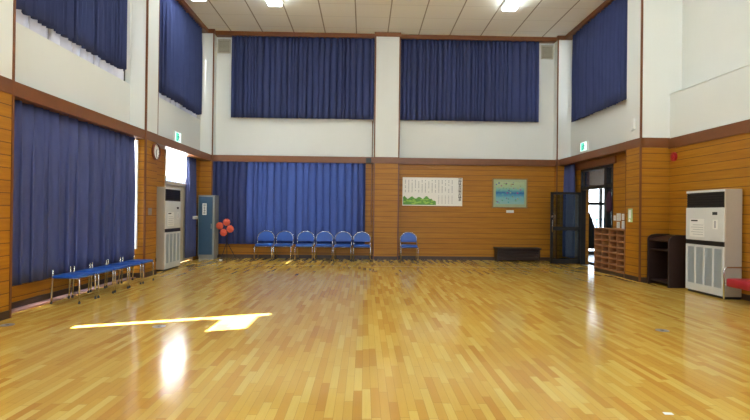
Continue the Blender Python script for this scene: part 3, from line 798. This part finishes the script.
# railing outside the glazing
t = empty('railing', (8.6, 19.2, 0), 'pale railing outside the hallway glazing', 'railing')
MB().box(6.6, 11.5, 19.18, 19.23, 1.18, 1.24).build('top_rail', M['lockblue'], t)
MB().box(6.6, 11.5, 19.19, 19.22, .12, .16).build('bottom_rail', M['lockblue'], t)
m = MB()
for k in range(40): m.box(6.65+k*.12, 6.67+k*.12, 19.195, 19.215, .16, 1.18)
m.build('bars', M['lockblue'], t)
for x in (6.6, 9.0, 11.4): MB().box(x, x+.06, 19.17, 19.23, -.05, 1.24).build('post', M['lockblue'], t)
struct('floor_outside', MB().box(-40, 50, -40, 60, -.45, -.25), M['ground'])
struct('floor_terrace', MB().box(HX0-1, 14, HY1+.2, 22, -.25, -.05), M['ground'])

t = empty('ceiling_light', (9.9, 16.2, 2.95), 'unseen ceiling light added to brighten the hallway beyond the doorway', 'ceiling light')  # unseen lamp added to brighten the hallway
MB().box(9.4, 10.4, 16.10, 16.30, 2.90, 2.95).build('housing', M['white'], t)
MB().box(9.42, 10.38, 16.12, 16.28, 2.87, 2.90).build('diffuser', M['hallfill'], t)
# black cloth hanging at the far side of the doorway
t = empty('hanging_coat', (6.30, 13.85, .35), 'black coat hanging in the hallway doorway behind the open glass door', 'coat')
prof = [(.05, 1.42), (.06, 1.34), (.09, 1.18), (.125, .95), (.15, .7), (.16, .42)]
vs = []; fs = []; n = 24
for (r_, z) in prof:
    for k in range(n):
        a_ = 2*PI*k/n; q = r_*(1+.10*math.sin(6*a_)*min(1, (1.5-z)))
        vs.append((6.215+r_+q*math.cos(a_), 13.85+q*math.sin(a_), z))
for j in range(len(prof)-1):
    for k in range(n): fs.append((j*n+k, j*n+(k+1) % n, (j+1)*n+(k+1) % n, (j+1)*n+k))
fs.append(tuple(range(n))); fs.append(tuple((len(prof)-1)*n+k for k in range(n)))
MB().add(vs, fs).build('body', M['darkcloth'], t, smooth=True)
MB().tube([(6.265, 13.85, 1.41), (6.25, 13.85, 1.46), (6.235, 13.85, 1.475)], .006).build('hanging_loop', M['darkcloth'], t)
tag(MB().tube([(RW+.20, 13.85, 1.465), (RW+.27, 13.85, 1.465), (RW+.285, 13.85, 1.49)], .008).build('coat_peg', M['chrome'], None, origin=(RW+.22, 13.85, 1.465)), 'metal peg in the hallway holding up the black coat', 'peg')
# maroon bag on the wall edge
t = empty('hanging_bag', (RW-.02, 11.88, 1.42), 'dark maroon bag hanging at the right edge of the hallway doorway', 'bag')
prof = [(.02, 1.93), (.05, 1.88), (.075, 1.75), (.085, 1.6), (.075, 1.48), (.03, 1.42)]
vs = []; fs = []; n = 16
for (r_, z) in prof:
    for k in range(n): a_ = 2*PI*k/n; vs.append((RW-.075+r_*.8*math.cos(a_), 11.885+r_*math.sin(a_), z))
for j in range(len(prof)-1):
    for k in range(n): fs.append((j*n+k, j*n+(k+1) % n, (j+1)*n+(k+1) % n, (j+1)*n+k))
fs.append(tuple(range(n))); fs.append(tuple((len(prof)-1)*n+k for k in range(n)))
MB().add(vs, fs).build('body', M['maroon'], t, smooth=True)
MB().tube([(RW, 11.885, 1.99), (RW-.04, 11.885, 2.0), (RW-.075, 11.885, 1.92)], .006).build('strap', M['maroon'], t)

# ------------------------------------------------------------------ shoe rack
t = empty('shoe_rack', (R+.13, 11.45, 0), 'low wooden shoe rack of open pigeonholes beside the hallway doorway', 'shoe rack')
xa, xb, ya, yb, zt_ = R-.0, RW-.01, 10.73, 12.16, 1.03
MB().box(xa, xb, ya, ya+.025, 0, zt_).build('side_panel', M['rackwood'], t, bevel=.002)
MB().box(xa, xb, yb-.025, yb, 0, zt_).build('side_panel', M['rackwood'], t, bevel=.002)
MB().box(xa-.01, xb, ya-.0, yb+.005, zt_, zt_+.028).build('top', M['rackwood'], t, bevel=.003)
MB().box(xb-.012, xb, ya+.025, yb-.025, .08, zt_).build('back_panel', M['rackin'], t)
MB().box(xa+.015, xb, ya+.025, yb-.025, 0, .085).build('plinth', M['base'], t)
rows = 7; hh = (zt_-.085)/rows
for k in range(rows): MB().box(xa+.004, xb-.012, ya+.025, yb-.025, .085+k*hh, .085+k*hh+.03).build('shelf', M['rackwood'], t)
for k in (1, 2, 3):
    y = ya+(yb-ya)*k/4; w_ = .012 if k != 2 else .03
    MB().box(xa+.006, xb-.012, y-w_/2, y+w_/2, .085, zt_).build('divider', M['rackwood'], t)
# ------------------------------------------------------------------ lectern with its open shelf side to the hall
t = empty('lectern', (5.99, 9.70, 0), 'very dark wooden lectern with open shelves between pillar and air conditioner', 'lectern')
xa, xb, ya, yb = 5.77, 6.22, 9.34, 10.06
prof = [(xa, 0), (xb, 0), (xb, 1.0), (xa+.18, 1.0), (xa+.08, .985), (xa+.02, .945), (xa, .90)]
for y in (ya, yb-.03): MB().prism(prof, lambda a, b, dd: (a, dd, b), y, y+.03).build('side_panel', M['dwood'], t, bevel=.004)
MB().box(xb-.02, xb, ya+.03, yb-.03, .0, .99).build('back_panel', M['dwood'], t)
MB().add([(xa+.02, ya+.03, .865), (xb-.02, ya+.03, .955), (xb-.02, yb-.03, .955), (xa+.02, yb-.03, .865), (xa+.02, ya+.03, .89), (xb-.02, ya+.03, .98), (xb-.02, yb-.03, .98), (xa+.02, yb-.03, .89)],
         [(0, 1, 2, 3), (4, 7, 6, 5), (0, 4, 5, 1), (1, 5, 6, 2), (2, 6, 7, 3), (3, 7, 4, 0)]).build('sloped_top', M['dwood'], t)
MB().box(xa+.03, xb-.02, ya+.03, yb-.03, .68, .70).build('shelf', M['dwood'], t)
MB().box(xa+.05, xb-.02, ya+.03, yb-.03, .06, .085).build('bottom_board', M['dwood'], t)

# ------------------------------------------------------------------ red bench at the right edge
t = empty('lobby_bench', (6.0, 7.0, 0), 'red padded bench with chrome tube arms in front of the right air conditioner', 'bench')
m = MB(); pad(m, .43, -.98, .98, .255, .385, .05)
m.v = [(p[0]+5.985, p[1]+6.88, p[2]) for p in m.v]
m.build('seat', M['red'], t, smooth=True)
m = MB(); pad(m, .10, -.98, .98, .42, .70, .03)
for y in (7.89, 5.87):
    MB().tube([(5.775, y, 0), (5.775, y, .50), (5.79, y, .535), (5.83, y, .55), (6.20, y, .55), (6.235, y, .53), (6.24, y, .49), (6.24, y, 0)], .013).build('arm_frame', M['chrome'], t, smooth=True)
    MB().tube([(5.775, y, .27), (6.24, y, .27)], .011).build('cross_bar', M['chrome'], t, smooth=True)
for x in (5.83, 6.16): MB().tube([(x, 7.89, .27), (x, 5.87, .27)], .011).build('seat_rail', M['chrome'], t, smooth=True)

# ------------------------------------------------------------------ bits on the floor
def plate(x, y, label, r=.075):
    t = empty('floor_plate', (x, y, 0), label, 'floor plate', 'metal plates let into the floor')
    MB().prism([(x+r*math.cos(k*PI/12), y+r*math.sin(k*PI/12)) for k in range(24)], lambda a, b, dd: (a, b, dd), 0, .003).build('cover', M['grey'], t)
    MB().prism([(x+r*.25*math.cos(k*PI/6), y+r*.25*math.sin(k*PI/6)) for k in range(12)], lambda a, b, dd: (a, b, dd), .003, .0045).build('screw', M['base'], t)
plate(3.57, 5.89, 'round grey metal plate in the floor at right')
plate(-2.39, 5.93, 'round grey metal plate in the floor by the long sun streak')
plate(-4.16, 5.95, 'round grey metal plate in the floor at the foot of the near left pillar')
tag(MB().add([(2.085, 3.40, .001), (2.145, 3.395, .001), (2.15, 3.43, .001), (2.09, 3.435, .001), (2.085, 3.40, .003), (2.145, 3.395, .004), (2.15, 3.43, .003), (2.09, 3.435, .005)],
             [(3, 2, 1, 0), (4, 5, 6, 7), (0, 1, 5, 4), (1, 2, 6, 5), (2, 3, 7, 6), (3, 0, 4, 7)]).build('paper_scrap', M['paper'], None, origin=(2.1, 3.41, 0)), 'tiny white scrap on the floor at the bottom right', 'paper')

# ------------------------------------------------------------------ ceiling lights
def ceiling_light(x, yend, label, group='fluorescent ceiling lights near the back wall', deep=True):
    t = empty('ceiling_light', (x, yend-.6, ZC), label, 'ceiling light', group)
    MB().box(x-.19, x+.19, yend-1.25, yend, ZC-(.06 if deep else .13), ZC).build('housing', M['white'], t, bevel=.006)
    MB().box(x-.16, x+.16, yend-1.22, yend-.03, ZC-(.13 if deep else .135), ZC-(.06 if deep else .13)).build('diffuser', M['lamp'], t)
    return t
ceiling_light(-2.26, 12.45, 'lit ceiling light left of centre near the back wall')
ceiling_light(3.56, 12.45, 'lit ceiling light at right near the back wall')
ceiling_light(-4.05, 12.2, 'lit ceiling light at the left edge of the ceiling near the high curtain', deep=False)
for i, y in enumerate((9.0, 5.0, 1.0)):
    for x in (-2.26, .65, 3.52):
        ceiling_light(x, y, 'lit ceiling light overhead, nearer than those by the back wall', 'ceiling lights overhead')

# ------------------------------------------------------------------ daylight
w = bpy.data.worlds.new('sky'); S.world = w; w.use_nodes = True
nt = w.node_tree; nt.nodes.clear()
bg = nt.nodes.new('ShaderNodeBackground'); wo = nt.nodes.new('ShaderNodeOutputWorld')
tc = nt.nodes.new('ShaderNodeTexCoord'); sp = nt.nodes.new('ShaderNodeSeparateXYZ'); cr = nt.nodes.new('ShaderNodeValToRGB')
nt.links.new(tc.outputs['Generated'], sp.inputs[0]); nt.links.new(sp.outputs[2], cr.inputs[0])
cr.color_ramp.elements[0].position = 0; cr.color_ramp.elements[0].color = (.93, .96, 1, 1)
cr.color_ramp.elements[1].position = .6; cr.color_ramp.elements[1].color = (.55, .72, 1, 1)
nt.links.new(cr.outputs[0], bg.inputs[0]); bg.inputs[1].default_value = 6.0
nt.links.new(bg.outputs[0], wo.inputs[0])
sun = bpy.data.lights.new('sun', 'SUN'); sun.energy = 120; sun.angle = .009; sun.color = (1, .97, .93)
so = bpy.data.objects.new('sun', sun); COL.objects.link(so)
so.rotation_euler = Vector((1, .38, -.77)).to_track_quat('-Z', 'Y').to_euler()
def portal(loc, rot, sx, sy):
    l = bpy.data.lights.new('sky_portal', 'AREA'); l.shape = 'RECTANGLE'; l.size = sx; l.size_y = sy; l.cycles.is_portal = True
    o = bpy.data.objects.new('sky_portal', l); COL.objects.link(o); o.location = loc; o.rotation_euler = rot
for h in rear: portal(((h[0]+h[1])/2, YR-.25, (h[2]+h[3])/2), (PI/2, 0, 0), h[1]-h[0], h[3]-h[2])

# ------------------------------------------------------------------ camera
cam = bpy.data.cameras.new('camera'); co = bpy.data.objects.new('camera', cam); COL.objects.link(co)
cam.sensor_width = 36; cam.lens = 36*500/750; cam.clip_start = .05
yaw, pitch, roll = .0218, .0044, .0116
fwd = Vector((math.sin(yaw)*math.cos(pitch), math.cos(yaw)*math.cos(pitch), math.sin(pitch)))
q = fwd.to_track_quat('-Z', 'Y').to_matrix().to_4x4()
co.matrix_world = Matrix.Translation((0, 0, 1.37)) @ q @ Matrix.Rotation(roll, 4, 'Z')
S.camera = co
S.view_settings.view_transform = 'Standard'; S.view_settings.look = 'None'
S.view_settings.gamma = 1; S.view_settings.use_curve_mapping = False
S.view_settings.exposure = -0.04

# render noise control (no change of look)
S.cycles.caustics_reflective = False; S.cycles.caustics_refractive = False
S.cycles.blur_glossy = 0.3
S.cycles.sample_clamp_indirect = 20.0
S.cycles.denoising_prefilter = 'ACCURATE'
S.cycles.denoising_input_passes = 'RGB_ALBEDO_NORMAL'
